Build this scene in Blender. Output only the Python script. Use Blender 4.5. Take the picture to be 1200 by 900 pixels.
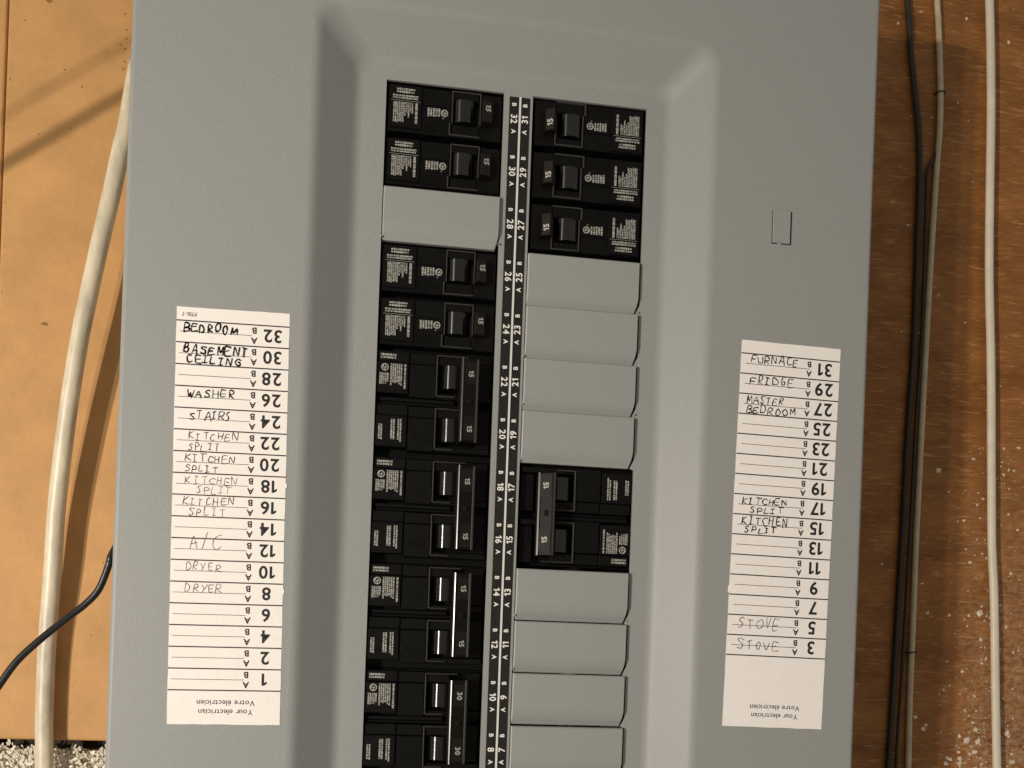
import bpy, math, random
from mathutils import Vector, Matrix

SC = bpy.context.scene
for o in list(bpy.data.objects):
    bpy.data.objects.remove(o)
COL = SC.collection
MM = 0.001
RND = random.Random(7)

# ------------------------------------------------------------------ camera
f, yaw, roll = 1100.0, 0.1379, 0.0367
cam_d = bpy.data.cameras.new('camera')
cam = bpy.data.objects.new('camera', cam_d)
COL.objects.link(cam)
cam_d.sensor_fit = 'HORIZONTAL'
cam_d.sensor_width = 36.0
cam_d.lens = f / 1200.0 * 36.0
cam_d.shift_y = (734.4 - 450.0) / 1200.0
cam_d.clip_start = 0.01
cam_d.clip_end = 60.0
fwd = Vector((math.sin(yaw), math.cos(yaw), 0))
r0 = Vector((math.cos(yaw), -math.sin(yaw), 0))
u0 = Vector((0, 0, 1))
right = r0 * math.cos(roll) + u0 * math.sin(roll)
up = u0 * math.cos(roll) - r0 * math.sin(roll)
m = Matrix((right, up, -fwd)).transposed().to_4x4()
m.translation = Vector((-57.2, -450.4, -244.9)) * MM
cam.matrix_world = m
SC.camera = cam

# ------------------------------------------------------------------ light
SC.view_settings.view_transform = 'Standard'
SC.view_settings.look = 'None'
SC.view_settings.exposure = 0.0
SC.view_settings.gamma = 1.0
SC.cycles.use_denoising = True
SC.cycles.max_bounces = 6

world = bpy.data.worlds.new('World')
SC.world = world
world.use_nodes = True
bg = world.node_tree.nodes['Background']
bg.inputs['Color'].default_value = (1.0, 0.95, 0.84, 1)
bg.inputs['Strength'].default_value = 0.30


def spot(name, pos, aim, watts, color, radius, angle):
    d = bpy.data.lights.new(name, 'SPOT')
    d.energy = watts
    d.color = color
    d.shadow_soft_size = radius
    d.spot_size = math.radians(angle)
    d.spot_blend = 1.0
    o = bpy.data.objects.new(name, d)
    COL.objects.link(o)
    p = Vector(pos) * MM
    o.location = p
    o.rotation_euler = (Vector(aim) * MM - p).to_track_quat('-Z', 'Y').to_euler()
    return o


WARM = (1.0, 0.91, 0.79)
spot('key_lamp', (-844, -855, -210), (-150, 0, -330), 37.5, WARM, 0.018, 86)
spot('second_lamp', (-759, -855, -352), (-150, 0, -330), 15.5, WARM, 0.015, 86)


# ------------------------------------------------------------------ materials
def mat(name, color, rough=0.5, spec=0.5, metal=0.0, vary=0.0, vary_scale=200.0, bump=0.0,
        bump_scale=900.0, stretch=(1, 1, 1), color2=None, coat=0.0):
    M = bpy.data.materials.new(name)
    M.use_nodes = True
    nt = M.node_tree
    b = nt.nodes['Principled BSDF']
    b.inputs['Base Color'].default_value = (*color, 1)
    b.inputs['Roughness'].default_value = rough
    b.inputs['Specular IOR Level'].default_value = spec
    b.inputs['Metallic'].default_value = metal
    b.inputs['Coat Weight'].default_value = coat
    tc = nt.nodes.new('ShaderNodeTexCoord')
    mp = nt.nodes.new('ShaderNodeMapping')
    mp.inputs['Scale'].default_value = stretch
    nt.links.new(tc.outputs['Object'], mp.inputs['Vector'])
    if vary > 0 or color2:
        n = nt.nodes.new('ShaderNodeTexNoise')
        n.inputs['Scale'].default_value = vary_scale
        n.inputs['Detail'].default_value = 5
        n.inputs['Roughness'].default_value = 0.65
        nt.links.new(mp.outputs['Vector'], n.inputs['Vector'])
        r = nt.nodes.new('ShaderNodeValToRGB')
        c2 = color2 or color
        lo = tuple(max(0, c * (1 - vary)) for c in color)
        hi = tuple(min(1, c * (1 + vary)) for c in c2)
        r.color_ramp.elements[0].color = (*lo, 1)
        r.color_ramp.elements[1].color = (*hi, 1)
        r.color_ramp.elements[0].position = 0.28
        r.color_ramp.elements[1].position = 0.72
        nt.links.new(n.outputs['Fac'], r.inputs['Fac'])
        nt.links.new(r.outputs['Color'], b.inputs['Base Color'])
    if bump > 0:
        n2 = nt.nodes.new('ShaderNodeTexNoise')
        n2.inputs['Scale'].default_value = bump_scale
        n2.inputs['Detail'].default_value = 3
        nt.links.new(mp.outputs['Vector'], n2.inputs['Vector'])
        bp = nt.nodes.new('ShaderNodeBump')
        bp.inputs['Strength'].default_value = bump
        bp.inputs['Distance'].default_value = 0.0004
        nt.links.new(n2.outputs['Fac'], bp.inputs['Height'])
        nt.links.new(bp.outputs['Normal'], b.inputs['Normal'])
    return M


PAINT = mat('grey_paint', (0.280, 0.284, 0.275), 0.45, 0.32, vary=0.11, vary_scale=1700, bump=0.16, bump_scale=1300)
BLACK = mat('black_plastic', (0.0042, 0.0038, 0.0035), 0.42, 0.13, vary=0.3, vary_scale=300, bump=0.15, bump_scale=1800)
EDGE = mat('lit_black_edge', (0.038, 0.036, 0.032), 0.4, 0.5, bump=0.1)  # lighter black, paints in the light caught by the bezel ridges
RIB = mat('polished_rib', (0.022, 0.019, 0.016), 0.28, 1.0)
LITEDGE = mat('lit_edge_paint', (0.46, 0.46, 0.44), 0.35, 0.5)  # paler paint standing in for light caught along the filler plates' left edge
GLOSS = mat('glossy_black_plastic', (0.003, 0.0028, 0.0026), 0.24, 0.75, bump=0.05, bump_scale=900)
HANDLE = mat('handle_plastic', (0.008, 0.0052, 0.0036), 0.5, 0.16, vary=0.25, vary_scale=500, bump=0.1)
TAB = mat('rating_tab_plastic', (0.014, 0.012, 0.010), 0.5, 0.16, vary=0.15, vary_scale=700, bump=0.1)
PRINT = mat('faded_print', (0.36, 0.35, 0.32), 0.6, 0.3, vary=0.4, vary_scale=2500)
RATING = mat('rating_print', (0.42, 0.41, 0.37), 0.6, 0.3)
NUMINK = mat('white_print', (0.78, 0.76, 0.72), 0.6, 0.3, vary=0.1, vary_scale=2000)
DIMINK = mat('dim_moulded_number', (0.26, 0.25, 0.22), 0.5, 0.4)
STRIP = mat('black_strip_label', (0.012, 0.011, 0.010), 0.5, 0.3, vary=0.3, vary_scale=700)
PAPER = mat('cream_paper', (0.84, 0.79, 0.755), 0.75, 0.25, vary=0.035, vary_scale=350, bump=0.08, bump_scale=2500)
INK = mat('black_ink', (0.018, 0.017, 0.017), 0.6, 0.3)
DARKRULE = mat('dark_rule_ink', (0.035, 0.032, 0.03), 0.6, 0.3)
RULE = mat('thin_rule_ink', (0.10, 0.092, 0.082), 0.6, 0.3)
PEN = mat('pen_ink', (0.045, 0.040, 0.038), 0.6, 0.3, vary=0.6, vary_scale=1500)
PENCIL = mat('pencil_ink', (0.16, 0.145, 0.13), 0.6, 0.3, vary=0.5, vary_scale=1500)
METAL = mat('bare_metal', (0.75, 0.74, 0.70), 0.28, 0.5, metal=1.0)
TAN = mat('tan_board_face', (0.50, 0.272, 0.102), 0.62, 0.3, vary=0.13, vary_scale=38, bump=0.35, bump_scale=500)
SHEATH = mat('off_white_sheath', (0.60, 0.53, 0.40), 0.4, 0.5, vary=0.32, vary_scale=110, bump=0.25, bump_scale=160, stretch=(1, 1, 0.3))
WHITE_SHEATH = mat('white_sheath', (0.66, 0.58, 0.46), 0.45, 0.45, vary=0.10, vary_scale=120, bump=0.3, bump_scale=300)
BEIGE = mat('beige_sheath', (0.50, 0.41, 0.28), 0.45, 0.4, vary=0.15, vary_scale=150, bump=0.2, bump_scale=300)
GREYR = mat('dark_grey_sheath', (0.030, 0.021, 0.015), 0.45, 0.35, bump=0.15, bump_scale=400)
RUBBER = mat('black_rubber', (0.012, 0.012, 0.013), 0.33, 0.5, bump=0.1, bump_scale=600)
FLUFF = mat('pale_fibre', (0.74, 0.68, 0.56), 0.9, 0.1, vary=0.2, vary_scale=300)
DIRT = mat('dark_marks', (0.26, 0.14, 0.055), 0.8, 0.2, vary=0.3, vary_scale=600)
SPLAT = mat('pale_paint_specks', (0.66, 0.56, 0.44), 0.5, 0.4, vary=0.35, vary_scale=500)
DARKWALL = mat('dark_wall', (0.05, 0.04, 0.032), 0.9, 0.1, vary=0.4, vary_scale=60)
BOXM = mat('galvanised_box', (0.30, 0.30, 0.28), 0.5, 0.4, vary=0.1, vary_scale=80)


_nt = GLOSS.node_tree
_b = _nt.nodes['Principled BSDF']
_b.inputs['Anisotropic'].default_value = 0.95
_cx = _nt.nodes.new('ShaderNodeCombineXYZ')
_cx.inputs[2].default_value = 1.0
_vt = _nt.nodes.new('ShaderNodeVectorTransform')
_vt.convert_from, _vt.convert_to = 'OBJECT', 'WORLD'
_nt.links.new(_cx.outputs[0], _vt.inputs[0])
_nt.links.new(_vt.outputs[0], _b.inputs['Tangent'])


def plywood():
    M = bpy.data.materials.new('brown_plywood')
    M.use_nodes = True
    nt = M.node_tree
    L = nt.links
    b = nt.nodes['Principled BSDF']
    b.inputs['Roughness'].default_value = 0.45
    b.inputs['Specular IOR Level'].default_value = 0.28
    tc = nt.nodes.new('ShaderNodeTexCoord')

    def noise(scale, stretch, detail=6, rough=0.6):
        mp = nt.nodes.new('ShaderNodeMapping')
        mp.inputs['Scale'].default_value = stretch
        L.new(tc.outputs['Object'], mp.inputs['Vector'])
        n = nt.nodes.new('ShaderNodeTexNoise')
        n.inputs['Scale'].default_value = scale
        n.inputs['Detail'].default_value = detail
        n.inputs['Roughness'].default_value = rough
        L.new(mp.outputs['Vector'], n.inputs['Vector'])
        return n

    def ramp(src, p0, p1, c0=(0, 0, 0, 1), c1=(1, 1, 1, 1)):
        r = nt.nodes.new('ShaderNodeValToRGB')
        e = r.color_ramp.elements
        e[0].position, e[0].color, e[1].position, e[1].color = p0, c0, p1, c1
        L.new(src, r.inputs['Fac'])
        return r.outputs['Color']

    def mix(fac, a, c):
        m_ = nt.nodes.new('ShaderNodeMix')
        m_.data_type = 'RGBA'
        L.new(fac, m_.inputs['Factor'])
        L.new(a, m_.inputs['A'])
        m_.inputs['B'].default_value = c
        return m_.outputs['Result']

    def mul(a, k):
        m_ = nt.nodes.new('ShaderNodeMath')
        m_.operation = 'MULTIPLY'
        if isinstance(k, float):
            m_.inputs[1].default_value = k
        else:
            L.new(k, m_.inputs[1])
        L.new(a, m_.inputs[0])
        return m_.outputs[0]
    base = ramp(noise(45, (0.5, 1, 1.2), 5).outputs['Fac'], 0.34, 0.66, (0.225, 0.082, 0.018, 1), (0.385, 0.155, 0.039, 1))
    grain = noise(1500, (0.10, 1, 1.0), 4, 0.7)
    col = mix(mul(ramp(grain.outputs['Fac'], 0.35, 0.62), 0.5), base, (0.14, 0.055, 0.015, 1))
    col = mix(mul(ramp(noise(520, (0.14, 1, 1.2), 4, 0.7).outputs['Fac'], 0.55, 0.68), 0.6), col, (0.52, 0.27, 0.10, 1))
    # pale glare painted into the colour towards the lower right of the sheet
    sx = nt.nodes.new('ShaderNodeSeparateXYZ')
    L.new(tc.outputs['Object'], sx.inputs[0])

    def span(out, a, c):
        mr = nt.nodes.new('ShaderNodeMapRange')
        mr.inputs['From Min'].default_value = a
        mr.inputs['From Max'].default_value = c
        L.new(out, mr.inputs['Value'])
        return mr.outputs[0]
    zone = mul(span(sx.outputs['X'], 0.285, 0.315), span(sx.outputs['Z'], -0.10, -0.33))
    glare = mul(zone, ramp(noise(330, (0.6, 1, 1), 6, 0.75).outputs['Fac'], 0.42, 0.66))
    col = mix(mul(glare, 0.8), col, (0.56, 0.37, 0.24, 1))
    L.new(col, b.inputs['Base Color'])
    bp = nt.nodes.new('ShaderNodeBump')
    bp.inputs['Strength'].default_value = 0.35
    bp.inputs['Distance'].default_value = 0.0004
    L.new(grain.outputs['Fac'], bp.inputs['Height'])
    L.new(bp.outputs['Normal'], b.inputs['Normal'])
    return M


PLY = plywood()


# ------------------------------------------------------------------ mesh helpers (all in millimetres)
class MB:
    def __init__(self):
        self.v, self.fs, self.mi = [], [], []

    def add(self, verts, faces, mi=0):
        k = len(self.v)
        self.v += [tuple(p) for p in verts]
        self.fs += [tuple(i + k for i in q) for q in faces]
        self.mi += [mi] * len(faces)

    def box(self, x0, x1, y0, y1, z0, z1, mi=0):
        self.add([(x, y, z) for x in (x0, x1) for y in (y0, y1) for z in (z0, z1)],
                 [(0, 1, 3, 2), (4, 6, 7, 5), (0, 4, 5, 1), (2, 3, 7, 6), (0, 2, 6, 4), (1, 5, 7, 3)], mi)

    def pad(self, u0, u1, v0, v1, w0, w1, c=0.35, mi=0):
        """raised block with a chamfered front; u right, v down, w towards the viewer"""
        P = []
        for (i, w) in ((0, w0), (0, w1 - c), (c, w1)):
            P += [(u0 + i, -w, -(v0 + i)), (u1 - i, -w, -(v0 + i)), (u1 - i, -w, -(v1 - i)), (u0 + i, -w, -(v1 - i))]
        F = [(8, 11, 10, 9), (0, 1, 2, 3)]
        for a in (0, 4):
            for k in range(4):
                n = (k + 1) % 4
                F.append((a + k, a + 4 + k, a + 4 + n, a + n))
        self.add(P, F, mi)

    def prism(self, poly, v0, v1, mi=0):
        """polygon in (u, w) pulled along v"""
        n = len(poly)
        P = [(u, -w, -v0) for u, w in poly] + [(u, -w, -v1) for u, w in poly]
        F = [tuple(range(n)), tuple(reversed(range(n, 2 * n)))]
        for k in range(n):
            q = (k + 1) % n
            F.append((k, n + k, n + q, q))
        self.add(P, F, mi)

    def quad(self, a, b, c, d, mi=0):
        self.add([a, b, c, d], [(0, 1, 2, 3)], mi)

    def build(self, name, mats, parent=None, smooth=False):
        me = bpy.data.meshes.new(name)
        me.from_pydata([(x * MM, y * MM, z * MM) for x, y, z in self.v], [], self.fs)
        for mm in (mats if isinstance(mats, (list, tuple)) else [mats]):
            me.materials.append(mm)
        me.polygons.foreach_set('material_index', self.mi)
        if smooth:
            me.polygons.foreach_set('use_smooth', [True] * len(self.fs))
        me.update()
        o = bpy.data.objects.new(name, me)
        COL.objects.link(o)
        if parent:
            o.parent = parent
        return o


def tag(o, label=None, cat=None, group=None, kind=None):
    if label:
        o['label'] = label
    if cat:
        o['category'] = cat
    if group:
        o['group'] = group
    if kind:
        o['kind'] = kind
    return o


def empty(name, loc, label, cat, group=None, rot=(0, 0, 0)):
    o = bpy.data.objects.new(name, None)
    o.empty_display_size = 0.01
    COL.objects.link(o)
    o.location = Vector(loc) * MM
    o.rotation_euler = rot
    return tag(o, label, cat, group)


def copy_tree(o, parent=None):
    c = o.copy()
    COL.objects.link(c)
    if parent:
        c.parent = parent
    for ch in list(o.children):
        copy_tree(ch, c)
    return c


# ---- lettering: glyph outlines taken once from Blender's built-in font
GL = {}


def glyph(ch, bold):
    key = (ch, bold)
    if ch == '1' and key not in GL:
        H = max(y for x, y in glyph('H', 0.0)[0])
        l, r = 0.24 * H - bold, 0.38 * H + bold
        GL[key] = ([(l, 0), (r, 0), (r, H), (l, H), (l, H * .80 - bold), (l - .22 * H, H * .68 - bold), (l - .22 * H, H * .80 + bold)], [(0, 1, 2, 3), (3, 6, 5, 4)])
    if key not in GL:
        cu = bpy.data.curves.new('lettering', 'FONT')
        cu.body = ch
        cu.size = 1.0
        cu.offset = bold
        cu.resolution_u = 3
        ob = bpy.data.objects.new('lettering', cu)
        COL.objects.link(ob)
        dg = bpy.context.evaluated_depsgraph_get()
        me = ob.evaluated_get(dg).to_mesh()
        vs = [(p.co.x, p.co.y) for p in me.vertices]
        fs = [tuple(p.vertices) for p in me.polygons]
        ob.evaluated_get(dg).to_mesh_clear()
        bpy.data.objects.remove(ob)
        bpy.data.curves.remove(cu)
        GL[key] = (vs, fs)
    return GL[key]


def text(mb, s, O, ex, ey, cap, bold=0.0, gap=0.12, squeeze=1.0, mi=0, slant=0.0):
    """centred lettering of cap height `cap` in the plane spanned by ex (reading direction) and ey (up)"""
    O, ex, ey = Vector(O), Vector(ex).normalized(), Vector(ey).normalized()
    H = max(y for x, y in glyph('H', 0.0)[0])
    k = cap / H
    cur, parts = 0.0, []
    for ch in s:
        if ch == ' ':
            cur += 0.32 * k * squeeze
            continue
        vs, fs = glyph(ch, bold)
        x0 = min(p[0] for p in vs)
        x1 = max(p[0] for p in vs)
        parts.append((vs, fs, cur - x0 * k * squeeze))
        cur += (x1 - x0) * k * squeeze + gap * cap
    W = cur - gap * cap
    for vs, fs, dx in parts:
        mb.add([O + ex * (x * k * squeeze + dx - W / 2 + slant * (y * k - cap / 2)) + ey * (y * k - cap / 2) for x, y in vs], fs, mi)


def tiny_print(mb, u0, u1, v0, v1, n, w, along='v', ragged=0.0, rnd=None, mi=0):
    """rows of minute illegible print as separate little marks"""
    rnd = rnd or RND
    for i in range(n):
        if along == 'v':
            p = (u1 - u0) / n
            a0, a1 = v0, v1 - ragged * rnd.random() * (v1 - v0)
            c = u0 + p * (i + 0.5)
        else:
            p = (v1 - v0) / n
            a0, a1 = u0, u1 - ragged * rnd.random() * (u1 - u0)
            c = v0 + p * (i + 0.5)
        t = a0
        h = p * 0.37
        while t < a1 - 0.15:
            L = min(rnd.choice((0.22, 0.3, 0.4, 0.55, 0.8)), a1 - t)
            hh = h * rnd.uniform(0.75, 1.1)
            if along == 'v':
                mb.quad((c - hh, -w, -t), (c + hh, -w, -t), (c + hh, -w, -(t + L)), (c - hh, -w, -(t + L)), mi)
            else:
                mb.quad((t, -w, -(c - hh)), (t + L, -w, -(c - hh)), (t + L, -w, -(c + hh)), (t, -w, -(c + hh)), mi)
            t += L + rnd.choice((0.12, 0.12, 0.2, 0.34))


def ring(mb, cu, cv, r, wd, w, n=20, mi=0):
    for k in range(n):
        a, b = 2 * math.pi * k / n, 2 * math.pi * (k + 1) / n
        P = [(cu + q * math.cos(t), -w, -(cv + q * math.sin(t))) for q, t in ((r - wd, a), (r, a), (r, b), (r - wd, b))]
        mb.quad(*P, mi=mi)


def spline(pts, sub=8):
    pts = [Vector(p) for p in pts]
    P = [pts[0] * 2 - pts[1]] + pts + [pts[-1] * 2 - pts[-2]]
    out = []
    for i in range(1, len(P) - 2):
        a, b, c, d = P[i - 1], P[i], P[i + 1], P[i + 2]
        for s in range(sub):
            t = s / sub
            out.append(0.5 * (2 * b + (c - a) * t + (2 * a - 5 * b + 4 * c - d) * t * t + (3 * b - a - 3 * c + d) * t ** 3))
    out.append(P[-2])
    return out


def tube(mb, pts, rx, ry=None, n=16, sub=8, mi=0, wob=0.0, rnd=None):
    """cable along pts; rx across in the wall plane, ry towards the viewer"""
    ry = ry or rx
    P = spline(pts, sub)
    V, F = [], []
    for i, p in enumerate(P):
        t = (P[min(i + 1, len(P) - 1)] - P[max(i - 1, 0)]).normalized()
        s = t.cross(Vector((0, 1, 0))).normalized()
        d = s.cross(t).normalized()
        q = 1 + (rnd.uniform(-wob, wob) if rnd else 0)
        for k in range(n):
            a = 2 * math.pi * k / n
            V.append(p + s * (rx * q * math.cos(a)) + d * (ry * math.sin(a)))
    for i in range(len(P) - 1):
        for k in range(n):
            q = (k + 1) % n
            F.append((i * n + k, i * n + q, (i + 1) * n + q, (i + 1) * n + k))
    F.append(tuple(range(n)))
    F.append(tuple(reversed(range((len(P) - 1) * n, len(P) * n))))
    mb.add(V, F, mi)


# ================================================================== THE SETTING
WALL_Y = 85.0
b = MB()
b.box(-1600, 1600, 104, 130, -1400, 1400)
tag(b.build('wall', DARKWALL), kind='structure')


def board(name, x0, x1, z0, z1, mt, label, y0=WALL_Y, y1=101.0, r=1.6):
    """sheet of board with softly rounded front edges"""
    mb = MB()
    loops = []
    for k in range(5):
        a = math.pi / 2 * k / 4
        i = r * (1 - math.sin(a))
        y = y0 + r * (1 - math.cos(a))
        loops.append((r - r * math.sin(a), y))
    loops = [(r * (1 - math.sin(math.pi / 2 * k / 4)), y0 + r * (1 - math.cos(math.pi / 2 * k / 4))) for k in range(5)] + [(0, y1)]
    V, F = [], []
    for i, y in loops:
        V += [(x0 + i, y, z0 + i), (x1 - i, y, z0 + i), (x1 - i, y, z1 - i), (x0 + i, y, z1 - i)]
    F.append((0, 1, 2, 3))
    for a in range(len(loops) - 1):
        for k in range(4):
            n = (k + 1) % 4
            F.append((a * 4 + k, a * 4 + 4 + k, a * 4 + 4 + n, a * 4 + n))
    mb.add(V, F)
    return tag(mb.build(name, mt), label, 'board')


tan = board('wooden_board', -266.6, 18, -315.2, 620, TAN, 'smooth tan board on the wall left of the grey panel, behind the thick cable', r=1.6)
board('wooden_board', -760, -267.2, -800, 620, TAN, 'narrow strip of tan board past the vertical seam at the far left edge', y0=WALL_Y + 0.6)
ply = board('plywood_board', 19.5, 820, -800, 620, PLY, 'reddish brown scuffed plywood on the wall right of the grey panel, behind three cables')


def blob(mb, x, z, r, y, h, rnd, n=9, stretch=1.0, ang=0.0, mi=0):
    """small irregular fleck with a little thickness"""
    V = []
    for lay, s in ((0, 1.0), (1, 0.7)):
        for k in range(n):
            a = 2 * math.pi * k / n
            V.append((a, s, lay))
    rr = [r * rnd.uniform(0.55, 1.15) for _ in range(n)]
    P = []
    for a, s, lay in V:
        k = int(round(a / (2 * math.pi) * n)) % n
        px, pz = rr[k] * s * math.cos(a) * stretch, rr[k] * s * math.sin(a)
        P.append((x + px * math.cos(ang) - pz * math.sin(ang), y - lay * h, z + px * math.sin(ang) + pz * math.cos(ang)))
    F = [tuple(range(n, 2 * n))]
    for k in range(n):
        q = (k + 1) % n
        F.append((k, q, n + q, n + k))
    mb.add(P, F, mi)


# flecks of paint and plaster stuck to the plywood, thick towards the bottom right
rs = random.Random(21)
b = MB()
for i in range(420):
    z = -345 + 230 * rs.random() ** 2.3
    x = rs.gauss(313, 15)
    if x < 236 or x > 352:
        continue
    r = rs.choice((0.25, 0.35, 0.5, 0.5, 0.8, 1.2)) * (1.25 if z < -290 else 0.85)
    blob(b, x, z, r, WALL_Y + 0.02, 0.35, rs, stretch=rs.uniform(0.7, 1.5), ang=rs.uniform(-0.6, 0.6))
for i in range(60):
    x, z = rs.uniform(236, 345), rs.uniform(-330, 150)
    blob(b, x, z, rs.choice((0.25, 0.3, 0.4, 0.6)), WALL_Y + 0.02, 0.25, rs, stretch=rs.uniform(1, 2.6), ang=rs.uniform(-0.2, 0.7))
for x, z, r in ((277.5, -139.5, 2.2), (240.5, 130.5, 1.1), (285.5, 139, 1.3), (309, -226, 2.3), (310, -242, 1.6), (314, 128, 1.2),
                (274, -227, 1.4), (268.5, -291, 1.5), (313, -247, 0.8), (303, -305, 2.6), (311, -305, 2.2), (309, -312, 2.0), (299, -316, 1.8),
                (330, -300, 1.8), (328, -333, 2.0), (335, -325, 2.0)):
    blob(b, x, z, r, WALL_Y + 0.02, 0.5, rs, stretch=rs.uniform(0.8, 1.4), ang=rs.uniform(-1, 1))
o = b.build('paint_specks', SPLAT, ply)
tag(o, 'pale paint and plaster specks stuck on the plywood', kind='stuff')

# dark nicks and marks of the tan board
rs = random.Random(5)
for x, z, r, st, an in ((-242.5, -91.5, 1.4, 1.7, 0.1), (-265.2, -120, 1.3, 0.6, 0), (-247, -84, 0.5, 1, 0), (-246, 82, 1.5, 1.4, 0.4), (-237, 46, 0.6, 1.6, 0.7),
                        (-206.5, 61, 0.7, 2.5, 0.6), (-206, 66.5, 0.6, 2.5, 0.5), (-209, 63, 0.6, 2.0, -0.5), (-207, 50, 0.6, 2.4, 0.8), (-206.5, 54, 0.6, 2.4, -0.4),
                        (-206, 71.5, 0.5, 3.0, 0.8), (-207, 80, 0.5, 3.0, 0.8), (-228, 38, 0.5, 3, -0.8), (-230, -216, 1.0, 0.7, 0), (-208, -218, 0.6, 1, 0),
                        (-213, -258, 0.6, 1, 0), (-217, -301, 0.5, 1, 0), (-220, -283, 0.4, 1, 0), (-222, -300, 0.4, 1, 0), (-240, -282, 0.4, 1, 0), (-252, -190, 0.4, 1, 0),
                        (-249, 10, 0.5, 2, 0.3), (-264.3, -52, 1.0, 0.35, 0), (-264.6, -28, 1.2, 0.3, 0), (-264.8, -76, 0.9, 0.4, 0), (-265.0, -148, 0.9, 0.4, 0), (-265.0, -185, 0.7, 0.5, 0), (-264.5, 38, 1.6, 0.25, 0), (-264.8, 12, 1.0, 0.3, 0), (-258, 70, 0.5, 1.8, 0.3), (-233, 15, 0.4, 3, 0.4)):
    b = MB()
    blob(b, x, z, r, WALL_Y + 0.02, 0.04, rs, stretch=st, ang=an)
    b.build('board_mark', DIRT, tan)

# shaggy pale material showing under the tan board
rs = random.Random(11)
b = MB()
for i in range(3600):
    x = rs.uniform(-300, -150)
    top = -320.5 - 1.6 * math.sin(x * 0.35) - 1.4 * rs.random() - (3.2 if -226 < x < -208 else 0) * rs.random()
    z = top - 46 * rs.random() ** 1.6
    y = 97 - 9 * rs.random() - min(10, (top - z) * 0.35)
    L, wd = rs.uniform(1.0, 3.6), rs.uniform(0.35, 0.9)
    a = rs.gauss(math.pi / 2, 0.7)
    d = Vector((math.cos(a), -rs.uniform(0, 0.9), math.sin(a))).normalized() * L
    s = Vector((-math.sin(a), rs.uniform(-.3, .3), math.cos(a))).normalized() * wd
    p = Vector((x, y, z))
    nrm = d.cross(s).normalized() * wd
    b.add([p - s, p + s, p - nrm, p + d - s * 0.7, p + d + s * 0.7, p + d - nrm * 0.7],
          [(0, 1, 4, 3), (1, 2, 5, 4), (2, 0, 3, 5), (3, 4, 5), (0, 2, 1)])
b.box(-310, -140, 99, 104, -420, -322)
o = b.build('insulation', FLUFF)
tag(o, 'shaggy off-white fibre showing below the tan board, bottom left corner', 'insulation', kind='stuff')

# ================================================================== THE PANEL
OUT_Y = -14.0                      # front face of the cover; the breaker plate lies at y = 0
XL, XR, ZT, ZB = -176.8, 176.2, 88.0, -520.0
BX = (-98.0, 95.2, 40.6, -470.0)   # outer line of the sloped recess (left, right, top, bottom)
DX = (-75.0, 71.6, 19.0, -446.0)   # inner line
S0, PITCH = 12.4, 25.4             # top of the first breaker slot
OL = (-64.2, -8.0)                 # left column opening
OR = (6.1, 62.9)                   # right column opening
panel = empty('electrical_panel', (0, WALL_Y, -520),
              'grey painted steel breaker panel with a recessed centre and two columns of slots', 'electrical panel')
panel_shift = Vector((0, WALL_Y, -520))


def pbuild(mb, name, mats, parent=None, smooth=False):
    """build panel parts in world millimetres and hang them on the panel"""
    if parent is None:
        mb.v = [(x, y - WALL_Y, z + 520) for x, y, z in mb.v]
        parent = panel
    else:
        mb.v = [(x, y - WALL_Y, z + 520) for x, y, z in mb.v]
    return mb.build(name, mats, parent, smooth)


def sheet(mb, xs, zs, holes, y, th, mi=0):
    """sheet metal of thickness th with rectangular openings (x0, x1, z0, z1)"""
    def solid(i, j):
        if not (0 <= i < len(xs) - 1 and 0 <= j < len(zs) - 1):
            return False
        cx, cz = (xs[i] + xs[i + 1]) / 2, (zs[j] + zs[j + 1]) / 2
        return not any(h[0] < cx < h[1] and h[2] < cz < h[3] for h in holes)
    for i in range(len(xs) - 1):
        for j in range(len(zs) - 1):
            if not solid(i, j):
                continue
            x0, x1, z0, z1 = xs[i], xs[i + 1], zs[j], zs[j + 1]
            mb.quad((x0, y, z0), (x1, y, z0), (x1, y, z1), (x0, y, z1), mi)
            if not solid(i - 1, j):
                mb.quad((x0, y, z0), (x0, y, z1), (x0, y + th, z1), (x0, y + th, z0), mi)
            if not solid(i + 1, j):
                mb.quad((x1, y, z0), (x1, y + th, z0), (x1, y + th, z1), (x1, y, z1), mi)
            if not solid(i, j - 1):
                mb.quad((x0, y, z0), (x0, y + th, z0), (x1, y + th, z0), (x1, y, z0), mi)
            if not solid(i, j + 1):
                mb.quad((x0, y, z1), (x1, y, z1), (x1, y + th, z1), (x0, y + th, z1), mi)


def slot_top(k):
    return S0 - PITCH * k


# cover: flat rim with rolled edge, sloped recess, breaker plate
b = MB()
R = 2.2
lat = (123.9, 134.3, -53.8, -37.4)
hole_r = [lat, (BX[0], BX[1], BX[3], BX[2])]
xs = sorted({XL + R, BX[0], BX[1], XR - R, lat[0], lat[1]})
zs = sorted({ZB + R, BX[3], BX[2], ZT - R, lat[2], lat[3]})
sheet(b, xs, zs, hole_r, OUT_Y, 1.2)
loops = [(R * (1 - math.sin(math.pi / 2 * k / 5)), OUT_Y + R * (1 - math.cos(math.pi / 2 * k / 5))) for k in range(6)] + [(0, OUT_Y + 13)]
V, F = [], []
for i, y in loops:
    V += [(XL + i, y, ZB + i), (XR - i, y, ZB + i), (XR - i, y, ZT - i), (XL + i, y, ZT - i)]
for a in range(len(loops) - 1):
    for k in range(4):
        n = (k + 1) % 4
        F.append((a * 4 + k, a * 4 + 4 + k, a * 4 + 4 + n, a * 4 + n))
b.add(V, F)
pbuild(b, 'cover', PAINT)

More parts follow.
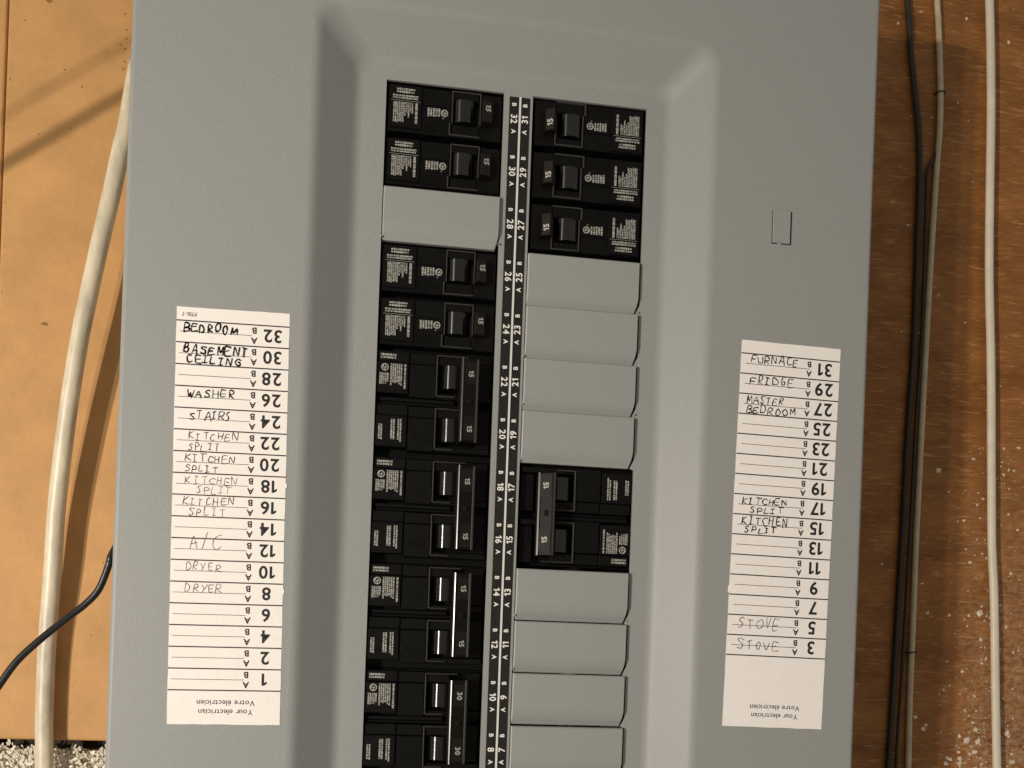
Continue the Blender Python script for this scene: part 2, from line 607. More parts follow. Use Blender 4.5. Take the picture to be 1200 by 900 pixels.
b = MB()
N = 24
rings = []
for i in range(N + 1):
    t = i / N
    s = t
    # soft bends at both ends of a straight slope
    e = 0.2
    if t < e:
        h = t * t / (2 * e)
    elif t > 1 - e:
        h = (1 - e) - (1 - t) ** 2 / (2 * e)
    else:
        h = t - e / 2
    h /= (1 - e)
    rings.append([BX[j] + (DX[j] - BX[j]) * s for j in range(4)] + [OUT_Y * (1 - h)])
V, F = [], []
SEG = 8
CEN = ((0, 2, -1, 1), (1, 2, 1, 1), (1, 3, 1, -1), (0, 3, -1, -1))     # corner: x index, z index, outward signs
ANG = (math.pi, math.pi / 2, 0.0, -math.pi / 2)


def corner_arc(rg, c, rad):
    xi, zi, sx, sz = CEN[c]
    cx, cz = rg[xi] - sx * rad, rg[zi] - sz * rad
    return [(cx + rad * math.cos(ANG[c] - math.pi / 2 * q / SEG), cz + rad * math.sin(ANG[c] - math.pi / 2 * q / SEG)) for q in range(SEG + 1)]


RO, RI = 11.0, 8.0
M4 = 4 * (SEG + 1)
for t, rg in enumerate(rings):
    rad = RO + (RI - RO) * t / N
    for c in range(4):
        V += [(x, rg[4], z) for x, z in corner_arc(rg, c, rad)]
for t in range(N):
    for k in range(M4):
        n = (k + 1) % M4
        F.append((t * M4 + k, t * M4 + n, (t + 1) * M4 + n, (t + 1) * M4 + k))
b.add(V, F)
for rg, rad in ((rings[0], RO), (rings[-1], RI)):
    for c in range(4):
        arc = corner_arc(rg, c, rad)
        if rad == RO:        # the flat rim reaches into the rounded corner
            P = [(rg[CEN[c][0]], rg[4], rg[CEN[c][1]])] + [(x, rg[4], z) for x, z in arc]
            b.add(P, [(0, q, q + 1) for q in range(1, SEG + 1)])
pbuild(b, 'sloped_recess', PAINT, smooth=True)

# breaker plate with its openings
blank_left = [2]
blank_right = [3, 4, 5, 6, 9, 10, 11, 12]
b = MB()
holes = [(OL[0], OL[1], slot_top(13), S0), (OR[0], OR[1], slot_top(13), S0)]
xs = sorted({DX[0], OL[0], OL[1], OR[0], OR[1], DX[1]})
zs = sorted({DX[3], slot_top(13), S0, DX[2]})
sheet(b, xs, zs, holes, 0.0, 1.4)
pbuild(b, 'breaker_plate', PAINT)

# door catch tab cut into the rim
b = MB()
b.pad(lat[0] + 0.5, lat[1] - 0.95, -lat[3] - 0.2, -lat[2] - 0.65, 13.0, 14.25, 0.25)
b.box(lat[0] + 3.2, lat[0] + 5.0, OUT_Y + 0.2, OUT_Y + 1.0, lat[2] - 0.1, lat[2] + 0.8)
pbuild(b, 'catch_tab', PAINT)

# box behind the cover
b = MB()
b.box(-171, 171, 0.5 + 5, WALL_Y - 0.4, ZB + 6, ZT - 6)
b2 = MB()
for (x0, x1) in ((-172, -170), (170, 172)):
    b2.box(x0, x1, -2, WALL_Y - 0.3, ZB + 5, ZT - 5)
b2.box(-169.9, 169.9, -2, WALL_Y - 0.3, ZT - 7, ZT - 5)
b2.box(-169.9, 169.9, -2, WALL_Y - 0.3, ZB + 5, ZB + 7)
b2.box(-169.9, 169.9, 60, 62, ZB + 7.2, ZT - 7.2)
pbuild(b2, 'box', BOXM)


# filler plates in the unused slots: raised, with a sloped lower edge
def filler(x0, x1, k, rs):
    mb = MB()
    zt = slot_top(k)
    h = 2.4 + rs.uniform(-0.35, 0.35)
    zt += rs.uniform(-0.12, 0.12)
    prof = [(0.35, -3.0), (0.35, h - 0.5), (0.85, h), (17.0, h), (18.0, h - 0.2), (20.0, h * 0.66), (21.8, h * 0.36), (23.8, -0.2), (24.6, -0.5), (25.1, -0.8), (25.1, -3.0)]
    c = 0.4
    V, F = [], []
    n = len(prof)
    for (xa, dw) in ((x0, -0.9), (x0 + c, 0.0), (x1 - c, 0.0), (x1, -0.9)):
        for v, w in prof:
            nar = 0.0 if xa < (x0 + x1) / 2 else 1.5 * max(0, (v - 18.0) / 7.1) ** 1.7
            V.append((xa - nar, -(w + (dw if w > -2 else 0)), zt - v))
    for s in range(3):
        for i in range(n - 1):
            F.append((s * n + i, s * n + i + 1, (s + 1) * n + i + 1, (s + 1) * n + i))
    F.append(tuple(range(n)))
    F.append(tuple(reversed(range(3 * n, 4 * n))))
    mb.add(V, F)
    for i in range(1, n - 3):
        mb.mi[(0 * (n - 1)) + i] = 2  # left chamfer takes the painted edge highlight
    if x0 > 0:
        # web of the plate that reaches in to the lower corner
        mb.add([(OR[1] + 0.1, -0.02, zt - 20.4), (OR[1] - 2.2, -0.02, zt - 25.2), (OR[1] + 0.1, -0.02, zt - 26.0)], [(0, 1, 2)])
    # small shiny shear nibs where the neighbouring plate was broken off
    for q in range(2):
        if rs.random() < 0.75:
            zz = zt - rs.uniform(22.5, 24.6)
            xx = x0 - 0.35 if q == 0 else x1 + 0.1
            mb.pad(xx - 0.35, xx + 0.45, -zz - 0.45, -zz + 0.4, -1, rs.uniform(0.4, 1.6), 0.2, mi=1 if q == 0 else 0)
    pbuild(mb, 'filler_plate', [PAINT, METAL, LITEDGE])


rs = random.Random(3)
for k in blank_left:
    filler(OL[0] + 0.5, OL[1] - 0.2, k, rs)
for k in blank_right:
    filler(OR[0] + 0.35, OR[1] - 1.0, k, rs)

# numbered strip between the columns
b = MB()
b.box(-5.25, 4.75, -0.25, 0.4, slot_top(13) - 60, 10.9)
strip = pbuild(b, 'number_strip', STRIP)
b = MB()
b.box(-0.55, 0.4, -0.6, -0.26, slot_top(13) - 60, 10.9)
pbuild(b, 'centre_line', mat('strip_line_paint', (0.66, 0.64, 0.60), 0.5, 0.4), strip)
left_nos = [32, 30, 28, 26, 24, 22, 20, 18, 16, 14, 12, 10, 8]
right_nos = [31, 29, 27, 25, 23, 21, 19, 17, 15, 13, 11, 9, 7]
for k in range(13):
    z = 0.2 - PITCH * k
    for side, no in ((-1, left_nos[k]), (1, right_nos[k])):
        cx = -2.85 if side < 0 else 2.45
        ex, ey = ((0, 0, -1), (1, 0, 0)) if side < 0 else ((0, 0, 1), (-1, 0, 0))
        b = MB()
        text(b, str(no), (cx, -0.32, z), ex, ey, 2.95, bold=0.022, gap=0.16)
        pbuild(b, 'printed_number', NUMINK, strip)
        b = MB()
        text(b, 'B', (cx - 0.05, -0.32, z + 6.9), ex, ey, 2.0, bold=0.03)
        text(b, 'A', (cx - 0.05, -0.32, z - 6.0), ex, ey, 2.0, bold=0.03)
        pbuild(b, 'position_letters', NUMINK, strip)


# ================================================================== CIRCUIT BREAKERS
# local frame: u = away from the outer end, v = down the slot, w = towards the viewer
def drum(mb, u, w, r, v0, v1, n=28):
    V, F = [], []
    for v in (v0, v1):
        for k in range(n):
            a = 2 * math.pi * k / n
            V.append((u + r * math.cos(a), -(w + r * math.sin(a)), -v))
    for k in range(n):
        q = (k + 1) % n
        F.append((k, q, n + q, n + k))
    mb.add(V, F)
    mb.add(V[:n], [tuple(reversed(range(n)))])
    mb.add(V[n:], [tuple(range(n))])


def tip_text(s, a, c, v, cap, bold=0.03):
    """lettering on a sloped handle end between profile points a (outer) and c (inner)"""
    mb = MB()
    d = Vector((c[0] - a[0], -(c[1] - a[1]), 0)).normalized()
    nrm = Vector((d.y, -d.x, 0))
    if nrm.y > 0:
        nrm = -nrm
    O = Vector(((a[0] + c[0]) / 2, -(a[1] + c[1]) / 2, -v)) + nrm * 0.08
    text(mb, s, O, (0, 0, -1), d, cap, bold=bold, gap=0.14)
    return mb


def make_single(rating):
    root = empty('circuit_breaker', (0, 0, 0), 'x', 'circuit breaker', 'single circuit breakers')
    rs = random.Random(40)
    b = MB()
    b.box(-3, 58.5, 9, 34, -25.2, -0.2)                                  # case
    b.pad(0.9, 31.4, 1.2, 23.3, -9.0, -1.3)                              # outer half of the face
    b.pad(31.5, 44.6, 1.2, 5.4, -9.0, -1.0)                              # round the handle well
    b.pad(31.5, 44.6, 17.2, 23.3, -9.0, -1.3)
    b.pad(44.7, 55.6, 1.2, 23.3, -9.0, -1.6)
    b.pad(17.2, 31.0, 9.1, 9.75, -1.4, -0.7, 0.2)                        # ridge
    for i in range(9):
        u = 18.2 + i * 1.35
        b.pad(u, u + 0.6, 17.2, 22.2, -1.4, -0.95, 0.15)
    b.build('case', BLACK, root)
    b = MB()
    b.pad(1.7, 17.0, 1.6, 21.7, -1.3, -0.25, 0.3)
    lp = b.build('label_plate', BLACK, root)
    b = MB()
    w = -0.19
    tiny_print(b, 5.0, 14.6, 3.0, 5.6, 2, w, 'u', 0.25, rs)
    tiny_print(b, 3.2, 15.6, 6.2, 8.4, 2, w, 'u', 0.03, rs)
    b.quad((2.4, -w, -9.0), (16.2, -w, -9.0), (16.2, -w, -9.12), (2.4, -w, -9.12))
    tiny_print(b, 13.6, 15.3, 9.8, 19.4, 1, w, 'v', 0.0, rs)
    tiny_print(b, 8.6, 13.0, 9.8, 17.6, 5, w, 'v', 0.55, rs)
    tiny_print(b, 3.4, 8.6, 9.8, 20.2, 6, w, 'v', 0.12, rs)
    b.build('fine_print', PRINT, lp)
    b = MB()
    b.pad(18.6, 30.6, 10.0, 15.9, -1.4, -1.0, 0.15)
    w = -0.93
    tiny_print(b, 19.6, 26.0, 10.7, 14.9, 5, w, 'v', 0.12, rs, mi=1)
    ring(b, 27.9, 12.6, 1.7, 0.42, w, mi=1)
    text(b, 'UL', (27.9, -w, -12.6), (1, 0, -1), (1, 0, 1), 1.5, bold=0.03, mi=1)
    text(b, 'R', (27.4, -w, -15.1), (1, 0, -1), (1, 0, 1), 0.8, mi=1)
    b.build('approval_mark', [BLACK, PRINT], root)
    b = MB()
    for (a0, a1, c0, c1) in ((31.3, 45.4, 1.5, 2.1), (31.3, 31.9, 2.15, 17.0), (44.8, 45.4, 2.15, 16.4), (30.2, 45.0, 22.3, 22.9), (30.2, 30.9, 17.1, 22.2)):
        b.pad(a0, a1, c0, c1, -1.7, -0.3, 0.2)
    b.build('handle_bezel', EDGE, root)
    hd = MB()
    drum(hd, 37.4, -5.0, 6.1, 6.0, 16.6)
    d = hd.build('drum', GLOSS, root)
    d.data.polygons.foreach_set('use_smooth', [len(p.vertices) == 4 for p in d.data.polygons])
    b = MB()
    b.prism([(41.0, -4.2), (41.4, -6.5), (50.5, -6.5), (50.7, 1.6), (50.4, 2.2), (46.3, 3.9), (45.7, 3.4), (45.4, -3.4)], 6.5, 17.0)
    h = b.build('handle', HANDLE, root)
    b = MB()
    a, c = (46.3, 3.9), (50.4, 2.2)
    dx, dw = (c[0] - a[0]), (c[1] - a[1])
    b.prism([(a[0] + .15, a[1] + .02), (c[0] - .1, c[1] + .02), (c[0] + .12, c[1] + .28), (a[0] + .37, a[1] + .28)], 6.7, 16.8)
    b.build('rating_tab', TAB, h)
    mb = tip_text(rating, (a[0] + .22, a[1] + .28), (c[0] + .12, c[1] + .28), 10.2, 2.6)
    mb.build('printed_rating', RATING, h)
    return root


def make_double(rating):
    root = empty('double_circuit_breaker', (0, 0, 0), 'x', 'circuit breaker', 'two-pole circuit breakers')
    rs = random.Random(41)
    b = MB()
    b.box(-3, 58.5, 9, 34, -50.6, -0.2)
    for p in (0, 1):
        v = p * 25.4
        b.pad(0.7, 15.6, v + 0.9, v + 6.2, -9, -1.3)
        b.pad(15.8, 28.4, v + 6.7, v + 22.4, -9, -1.1)                   # plain middle plate
        b.pad(15.8, 28.4, v + 1.1, v + 6.4, -9, -1.8)
        b.pad(28.6, 40.4, v + 1.1, v + 6.2, -9, -1.6)
        b.pad(28.6, 55.4, v + 19.6, v + 22.4, -9, -2.0)
        b.pad(48.6, 55.4, v + 1.1, v + 19.4, -9, -4.4)
        for i in range(6):
            b.pad(18.6 + i * 1.3, 19.2 + i * 1.3, v + 13.8, v + 18.6, -1.2, -0.95, 0.1)
    b.pad(1.5, 38, 22.6, 24.6, -9, -2.6)
    b.pad(1.5, 46, 24.7, 26.0, -9, -2.9)
    b.build('case', BLACK, root)
    for p in (0, 1):
        v = p * 25.4
        b = MB()
        b.pad(0.5, 15.4, v + 6.4, v + 21.2, -9, -0.5, 0.3)
        lp = b.build('label_plate', BLACK, root)
        b = MB()
        if p == 0:
            tiny_print(b, 2.0, 10.4, 2.2, 4.9, 2, -1.22, 'u', 0.35, rs)
            w = -0.43
            ring(b, 4.1, 9.1, 1.75, 0.42, w)
            text(b, 'UL', (4.1, -w, -9.1), (1, 0, -1), (1, 0, 1), 1.5, bold=0.03)
            tiny_print(b, 1.5, 6.0, 11.8, 17.6, 5, w, 'v', 0.3, rs)
            tiny_print(b, 6.6, 12.4, 7.2, 17.6, 6, w, 'v', 0.18, rs)
            tiny_print(b, 13.0, 14.3, 7.2, 19.2, 1, w, 'v', 0.05, rs)
        else:
            w = -0.43
            tiny_print(b, 1.8, 3.9, v + 10.8, v + 18.6, 2, w, 'v', 0.15, rs)
            tiny_print(b, 7.6, 9.8, v + 8.2, v + 18.2, 2, w, 'v', 0.2, rs)
            tiny_print(b, 10.8, 13.0, v + 8.0, v + 19.2, 2, w, 'v', 0.1, rs)
        b.build('fine_print', PRINT, lp)
        b = MB()
        for (a0, a1, c0, c1) in ((28.5, 29.2, v + 1.6, v + 21.4), (29.3, 37.6, v + 20.9, v + 21.5), (29.3, 44.0, v + 1.5, v + 2.1)):
            b.pad(a0, a1, c0, c1, -2.2, -0.2, 0.25)
        b.build('handle_bezel', EDGE, root)
        hd = MB()
        drum(hd, 36.6, -5.0, 6.2, v + 6.6, v + 17.6)
        d = hd.build('drum', GLOSS, root)
        d.data.polygons.foreach_set('use_smooth', [len(q.vertices) == 4 for q in d.data.polygons])
    b = MB()
    a, c = (41.6, 8.3), (47.8, 5.8)
    b.prism([(39.3, -4.0), (47.6, -4.0), (47.9, 5.2), c, a, (40.9, 8.3), (40.3, 7.4)], 4.4, 43.6)
    b.pad(42.9, 45.2, 23.2, 25.8, 5.0, 8.0, 0.4)
    b.prism([(39.9, 4.0), (39.95, 8.2), (40.3, 8.75), (40.72, 8.94), (41.0, 8.9), (41.4, 8.2)], 4.2, 43.8, mi=1)
    b.prism([(47.2, 5.9), (47.3, 6.7), (47.45, 6.8), (48.2, 6.5), (48.35, 6.2), (48.35, 4.0)], 4.2, 43.8, mi=1)
    h = b.build('tie_handle', [HANDLE, RIB], root)
    for p in (0, 1):
        v = p * 25.4
        v0, v1 = (6.0, 16.6) if p == 0 else (31.8, 42.8)
        b = MB()
        b.prism([(a[0] + .25, a[1] - .12), (c[0] - .7, c[1] + .42), (c[0] - .5, c[1] + .75), (a[0] + .45, a[1] + .2)], v0, v1)
        b.build('rating_tab', TAB, h)
        mb = tip_text(rating, (a[0] + .4, a[1] + .26), (c[0] - .5, c[1] + .78), 11.6 if p == 0 else 37.6, 2.5)
        mb.build('printed_rating', RATING, h)
    return root


def place(root, side, k, span, label):
    root['label'] = label
    if side < 0:
        root.location = Vector((OL[0], 0, slot_top(k))) * MM
    else:
        root.location = Vector((OR[1], 0, slot_top(k + span) + 1.8)) * MM
        root.rotation_euler = (0, math.pi, 0)


singles = [(-1, 0, 'black single breaker beside strip number 32, topmost of the left column'),
           (-1, 1, 'black single breaker beside strip number 30, just above the lone left filler plate'),
           (-1, 3, 'black single breaker beside strip number 26, just below the lone left filler plate'),
           (-1, 4, 'black single breaker beside strip number 24, directly above the first left tie handle breaker'),
           (1, 0, 'black single breaker marked 15 beside strip number 31, topmost of the right column'),
           (1, 1, 'black single breaker marked 15 beside strip number 29, middle of the right three'),
           (1, 2, 'black single breaker marked 15 beside strip number 27, above the right filler plates')]
proto = make_single('15')
for i, (s, k, lab) in enumerate(singles):
    place(proto if i == 0 else copy_tree(proto), s, k, 1, lab)
doubles = [(-1, 5, 'black double breaker with brown tie handle beside strip numbers 22 and 20'),
           (-1, 7, 'black double breaker with brown tie handle beside strip numbers 18 and 16'),
           (-1, 9, 'black double breaker with brown tie handle beside strip numbers 14 and 12'),
           (1, 7, 'black double breaker with grey 15 tabs on its tie handle, alone among right filler plates')]
proto = make_double('15')
for i, (s, k, lab) in enumerate(doubles):
    place(proto if i == 0 else copy_tree(proto), s, k, 2, lab)
place(make_double('30'), -1, 11, 2, 'black double breaker marked 30 beside strip numbers 10 and 8, lowest on the left')

# ================================================================== DIRECTORY LABELS
STROKES = {
    'A': [[(0, 0), (.45, 1), (.9, 0)], [(.2, .4), (.72, .4)]],
    'B': [[(0, 0), (.02, 1), (.6, .95), (.65, .65), (.1, .52), (.75, .4), (.7, .06), (0, 0)]],
    'C': [[(.8, .88), (.4, 1), (.05, .6), (.08, .2), (.4, 0), (.85, .12)]],
    'D': [[(.05, 0), (.02, 1), (.5, .92), (.85, .5), (.6, .1), (.0, 0)]],
    'E': [[(.75, 1), (.05, .97), (.02, 0), (.8, .03)], [(.05, .5), (.6, .52)]],
    'F': [[(.85, 1), (.05, .95), (.0, 0)], [(.03, .5), (.6, .54)]],
    'G': [[(.8, .9), (.4, 1), (.02, .5), (.35, 0), (.8, .1), (.8, .45), (.45, .45)]],
    'H': [[(.05, 1), (0, 0)], [(.75, 1), (.72, 0)], [(.02, .48), (.75, .52)]],
    'I': [[(.0, 1), (.6, 1)], [(.3, 1), (.28, 0)], [(0, 0), (.6, .02)]],
    'K': [[(.05, 1), (0, 0)], [(.75, 1), (.05, .45), (.8, 0)]],
    'L': [[(.05, 1), (0, .02), (.7, 0)]],
    'M': [[(0, 0), (.1, 1), (.5, .3), (.9, 1), (.95, 0)]],
    'N': [[(0, 0), (.05, 1), (.7, .05), (.78, 1)]],
    'O': [[(.4, 1), (.05, .65), (.1, .15), (.45, 0), (.8, .35), (.75, .85), (.4, 1)]],
    'P': [[(0, 0), (.05, 1), (.65, .9), (.65, .55), (.05, .45)]],
    'R': [[(0, 0), (.05, 1), (.65, .9), (.6, .55), (.08, .45), (.75, 0)]],
    'S': [[(.75, .92), (.35, 1), (.1, .75), (.6, .4), (.6, .1), (.2, 0), (.0, .1)]],
    'T': [[(0, .97), (.85, 1)], [(.42, 1), (.4, 0)]],
    'U': [[(.02, 1), (.05, .25), (.35, 0), (.7, .25), (.75, 1)]],
    'V': [[(0, 1), (.38, 0), (.8, 1)]],
    'W': [[(0, 1), (.25, 0), (.5, .7), (.72, 0), (1, 1)]],
    'Y': [[(0, 1), (.38, .5)], [(.8, 1), (.2, -.05)]],
    '/': [[(.5, 1.05), (0, -.05)]],
}


def ribbon(mb, pts, wd, y, rnd):
    for p, q in zip(pts[:-1], pts[1:]):
        d = (q - p)
        if d.length < 1e-4:
            continue
        n = Vector((-d.y, d.x)).normalized() * wd * rnd.uniform(0.24, 0.5)
        e = d.normalized() * wd * 0.3
        P = [p - e - n, q + e - n, q + e + n, p - e + n]
        mb.quad(*[(a.x, y, a.y) for a in P])


def handwriting(word, a0, a1, base, cap, wd, rnd, y=-0.22):
    """single-stroke capitals between a0 and a1 standing on the line base (all downwards positive)"""
    mb = MB()
    n = len(word)
    stp = (a1 - a0) / n
    for i, ch in enumerate(word):
        ox = a0 + i * stp + rnd.uniform(-.08, .08) * stp
        oz = -base + rnd.uniform(-.14, .12) * cap
        sx, sy = stp * rnd.uniform(0.66, 0.92), cap * rnd.uniform(0.72, 1.02)
        if ch == 'I':
            sx *= 0.95
        sl = rnd.uniform(0.02, 0.2)
        for st in STROKES[ch]:
            pts = []
            for px, pz in st:
                px += rnd.uniform(-.1, .1)
                pz += rnd.uniform(-.09, .09)
                pts.append(Vector((ox + px * sx + pz * sl * sy * 0.6, oz + pz * sy)))
            if len(pts) > 2:
                q = spline([(p.x, p.y, 0) for p in pts], 3)
                pts = [Vector((p.x, p.y)) for p in q]
            ribbon(mb, pts, wd, y, rnd)
    return mb


def directory(label, loc, tilt, wd, ht, first, pitch, rows, num_a, cap, let_a, rule, words, corner=None, tears=()):
    root = empty('directory_label', loc, label, 'label', 'paper circuit directories', (0, tilt, 0))
    rs = random.Random(int(wd * 100))
    # sheet of paper with slightly uneven edges
    mb = MB()
    out = []
    n = 40
    for i in range(n + 1):
        out.append((0 + rs.uniform(-.08, .08), -ht * i / n))
    for i in range(1, 12):
        out.append((wd * i / 12, -ht + rs.uniform(-.1, .1)))
    for i in range(n + 1):
        out.append((wd + rs.uniform(-.08, .08), -ht * (1 - i / n)))
    for i in range(1, 12):
        out.append((wd * (1 - i / 12), rs.uniform(-.1, .1)))
    out = out[::-1]
    m2 = len(out)
    V = [(x, -0.16, z) for x, z in out] + [(x, 0.05, z) for x, z in out]
    F = [tuple(range(m2))] + [(k, m2 + k, m2 + (k + 1) % m2, (k + 1) % m2) for k in range(m2)]
    mb.add(V, F)
    for tx, tz, tw, th in tears:
        mb.add([(tx - tw, -0.15, tz - th * .6), (tx + tw * .2, -0.18, tz - th), (tx + tw, -0.3, tz + th * .2), (tx, -0.17, tz + th), (tx - tw, -0.15, tz + th * .7)], [(0, 1, 2, 3, 4)])
    mb.build('paper', PAPER, root)
    mb = MB()
    for i in range(len(rows) + 1):
        z = -(first + pitch * i)
        mb.quad((0.05, -0.2, z - .28), (wd - .05, -0.2, z - .28), (wd - .05, -0.2, z + .28), (0.05, -0.2, z + .28))
    mb.build('divider_lines', INK, root)
    mb = MB()
    for i in range(len(rows)):
        z = -(first + pitch * (i + 0.5))
        mb.quad((rule[0], -0.19, z - .14), (rule[1], -0.19, z - .14), (rule[1], -0.19, z + .14), (rule[0], -0.19, z + .14))
    mb.build('ruled_lines', RULE if rows[0] == 32 else DARKRULE, root)
    for i, no in enumerate(rows):
        z = -(first + pitch * (i + 0.47))
        mb = MB()
        text(mb, str(no), (num_a, -0.21, z), (-1, 0, 0), (0, 0, -1), cap, bold=0.022, gap=0.15)
        mb.build('printed_number', INK, root)
        mb = MB()
        text(mb, 'B', (let_a, -0.21, z + 2.0), (-1, 0, 0), (0, 0, -1), 2.65, bold=0.03)
        text(mb, 'A', (let_a, -0.21, z - 2.55), (-1, 0, 0), (0, 0, -1), 2.65, bold=0.03)
        mb.build('position_letters', INK, root)
    mb = MB()
    cx = wd * 0.515
    text(mb, 'Your electrician', (cx, -0.21, -(ht - 5.6)), (-1, 0, 0), (0, 0, -1), 2.35, bold=0.008, gap=0.13)
    text(mb, 'Votre électricien', (cx, -0.21, -(ht - 9.7)), (-1, 0, 0), (0, 0, -1), 2.35, bold=0.008, gap=0.13)
    mb.build('printed_heading', INK, root)
    if corner:
        mb = MB()
        text(mb, corner, (5.8, -0.21, -3.2), (-1, 0, 0), (0, 0, -1), 1.9, gap=0.12, slant=0.25)
        mb.build('printed_code', INK, root)
    for (row, word, a0, a1, base, cp, pw, mt) in words:
        z = first + pitch * rows.index(row) + base
        o = handwriting(word, a0, a1, z, cp, pw, rs).build('handwritten_word', mt, root)
    return root


P_, G_ = PEN, PENCIL
wl = [(32, 'BEDROOM', 3.4, 27, 4.7, 4.0, .9, P_), (30, 'BASEMENT', 3.4, 32, 4.6, 4.2, .95, P_), (30, 'CEILING', 5, 29, 8.9, 3.6, .85, P_),
      (26, 'WASHER', 5.4, 27.5, 4.6, 3.8, .72, P_), (24, 'STAIRS', 7.0, 25.5, 4.8, 4.0, .62, P_),
      (22, 'KITCHEN', 6.4, 28.5, 4.2, 3.4, .42, P_), (22, 'SPLIT', 6.4, 20.5, 8.9, 3.2, .42, P_),
      (20, 'KITCHEN', 5.4, 27.5, 4.3, 3.4, .46, P_), (20, 'SPLIT', 5.4, 20, 8.9, 3.2, .46, P_),
      (18, 'KITCHEN', 5.7, 29, 4.6, 3.6, .38, P_), (18, 'SPLIT', 10.5, 26, 9.0, 3.4, .4, G_),
      (16, 'KITCHEN', 4.6, 28, 4.2, 3.6, .42, P_), (16, 'SPLIT', 7.2, 24, 8.9, 3.6, .4, P_),
      (12, 'A/C', 7.4, 24, 4.4, 7.4, .4, G_), (10, 'DRYER', 6.4, 23, 4.6, 3.8, .4, G_), (8, 'DRYER', 6.4, 23.5, 4.6, 4.0, .4, G_)]
directory('cream paper directory numbered 32 down to 1 stuck on the left rim of the panel', (-152.9, OUT_Y, -107.4), -0.0118, 49.3, 186.6, 6.1, 9.715,
          [32, 30, 28, 26, 24, 22, 20, 18, 16, 14, 12, 10, 8, 6, 4, 2, 1], 42.0, 5.5, 33.9, (1.4, 33.0), wl, '9116-1',
          tears=((49.5, -78, .45, 1.3), (49.5, -126, .4, 1.2)))
wr = [(31, 'FURNACE', 5.0, 30.5, 4.2, 3.9, .62, INK), (29, 'FRIDGE', 5.4, 28, 4.6, 4.0, .62, INK),
      (27, 'MASTER', 4.0, 24, 4.3, 3.9, .58, INK), (27, 'BEDROOM', 4.0, 30, 9.0, 3.9, .64, INK),
      (17, 'KITCHEN', 4.4, 28, 4.4, 3.4, .62, INK), (17, 'SPLIT', 8.6, 26, 8.4, 3.0, .62, INK),
      (15, 'KITCHEN', 4.4, 29, 4.5, 3.8, .64, INK), (15, 'SPLIT', 6.4, 23.5, 8.6, 3.0, .64, INK),
      (5, 'STOVE', 5.6, 27.5, 6.6, 5.2, .42, P_), (3, 'STOVE', 5.6, 28, 7.0, 4.8, .42, P_)]
directory('cream paper directory numbered 31 down to 3 stuck on the right rim of the panel', (110.7, OUT_Y, -101.7), 0.0150, 50.9, 187.4, 6.35, 9.76,
          [31, 29, 27, 25, 23, 21, 19, 17, 15, 13, 11, 9, 7, 5, 3], 43.2, 6.0, 35.0, (2.4, 35.4), wr,
          tears=((0.0, -121, .7, 2.0),))


# ================================================================== CABLES
def cable(name, pts, rx, ry, mt, label, wob=0.0):
    mb = MB()
    tube(mb, pts, rx, ry, wob=wob, rnd=random.Random(2))
    return tag(mb.build(name, mt, smooth=True), label, 'cable')


hb = [18, 19, 19.5, 20, 20, 20, 19, 16, 12.5, 10.5, 8.5, 7.5, 7, 7]
px = [(-196.4, 32.1), (-199.0, 9.4), (-201.5, -4.3), (-204.7, -24.8), (-209.3, -49.8), (-214.3, -79.3), (-218.8, -105.6), (-224.2, -144.7), (-228.8, -189.5),
      (-230.4, -223.0), (-232.1, -251.9), (-233.0, -274.2), (-233.0, -305.3), (-232.1, -329.7)]
pts = [(-180, 67, 150), (-190, 67, 80)] + [(x, WALL_Y - h, z) for (x, z), h in zip(px, hb)] + [(-232, 78, -380), (-232, 78, -470)]
cable('sheathed_cable', pts, 4.5, 4.5, SHEATH, 'thick off-white cable bowing out from behind the panel over the tan board')
pts = [(-172.5, 26, -180), (-177.5, 14, -203), (-182.7, 8, -218.2), (-183.9, 8, -223.1), (-187.8, 8, -234.4), (-193.6, 8, -241.7), (-200.9, 7, -248.3), (-211.7, 4, -259.0), (-220.6, 2, -269.1),
       (-227.6, 0, -281.1), (-233.5, -3, -292), (-246, -12, -318), (-265, -30, -360), (-285, -40, -430)]
cable('thin_wire', pts, 1.65, 1.65, RUBBER, 'thin black wire crossing in front of the thick off-white cable at lower left')
c1 = [(244.6, 144.7), (246.9, 126.9), (248.6, 111.7), (252.4, 86.3), (255.4, 65.9), (257.0, 40.3), (257.1, 9.2), (257.2, -63.1), (255.4, -115.0), (254.6, -166.7), (253.4, -218.4), (252.2, -270.1), (250.7, -324.4)]
c2 = [(263.9, 147.2), (265.7, 129.3), (268.3, 93.3), (268.8, 67.4), (267.9, 46.6), (266.9, 15.3), (265.6, -36.6), (264.7, -83.3), (263.8, -145.6), (263.2, -187.0), (263.2, -228.5), (263.0, -280.3), (263.6, -324.3)]
c3 = [(297.0, 151.4), (299.2, 117.7), (301.0, 78.8), (302.3, 24.0), (303.9, -22.9), (307.1, -75.0), (310.1, -142.9), (312.1, -184.7), (314.8, -216.0), (317.7, -268.4), (321.0, -323.4)]


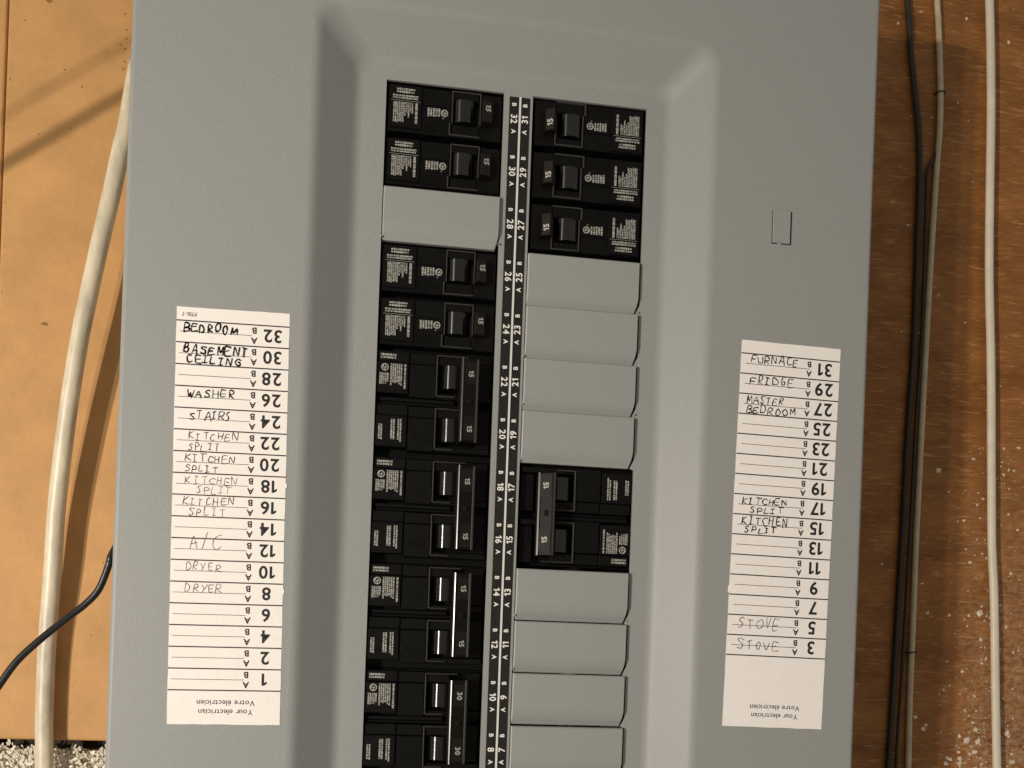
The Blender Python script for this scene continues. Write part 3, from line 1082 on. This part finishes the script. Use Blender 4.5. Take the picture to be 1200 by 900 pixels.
def run(c, h, top=(0, 0)):
    t = [(c[0][0] + (c[0][0] - c[1][0]) * k, WALL_Y - h, c[0][1] + (c[0][1] - c[1][1]) * k) for k in (9, 4)]
    e = [(c[-1][0] + (c[-1][0] - c[-2][0]) * k, WALL_Y - h, c[-1][1] + (c[-1][1] - c[-2][1]) * k) for k in (1.5, 3)]
    return t + [(x, WALL_Y - h, z) for x, z in c] + e


cable('sheathed_cable', run(c1, 2.2), 1.75, 1.75, GREYR, 'black cable running down beside the right edge of the panel')
cc = [(x + 4.7, z) for x, z in c1[5:]]
cable('sheathed_cable', [(268.3, 83.2, 66), (267.0, 82.8, 52)] + [(x, 82.4, z) for x, z in cc] + [(256, 82.4, -420)], 1.0, 1.0, GREYR,
      'thin black cable tucked between the black cable and the beige cable')
cable('sheathed_cable', run(c2, 2.4), 1.75, 1.75, BEIGE, 'thin beige cable in the panel shadow on the brown plywood')
cable('sheathed_cable', run(c3, 4.5), 2.6, 2.2, WHITE_SHEATH, 'straight white cable at the far right of the brown plywood')
for (x, z, lab) in ((268.6, 90.3, 'dark staple over the beige cable near the top of the plywood'),
                    (263.1, -251.5, 'dark staple over the beige cable low down on the plywood')):
    mb = MB()
    tube(mb, [(x - 3.0, WALL_Y - 0.3, z - .4), (x - 2.5, WALL_Y - 3.4, z - .3), (x, WALL_Y - 4.3, z), (x + 2.5, WALL_Y - 3.4, z + .3), (x + 3.0, WALL_Y - 0.3, z + .4)], 0.42, 0.42, n=8, sub=5)
    tag(mb.build('cable_staple', RUBBER, smooth=True), lab, 'staple', 'staples on the beige cable')
# unseen cable end added left of frame to cast the tan board's slanting shadows
mb = MB()
tube(mb, [(-239, -24, 38), (-262, -25, 21.5), (-290, -25, 1), (-330, -25, -29), (-380, -24, -66), (-430, -20, -100), (-480, 20, -140), (-500, 78, -190)], 3.0, 3.0)
tag(mb.build('sheathed_cable', SHEATH, smooth=True), 'unseen off-white cable end added past the left edge to throw slanted shadows', 'cable')  # added shadow caster, shares its name with the real cable
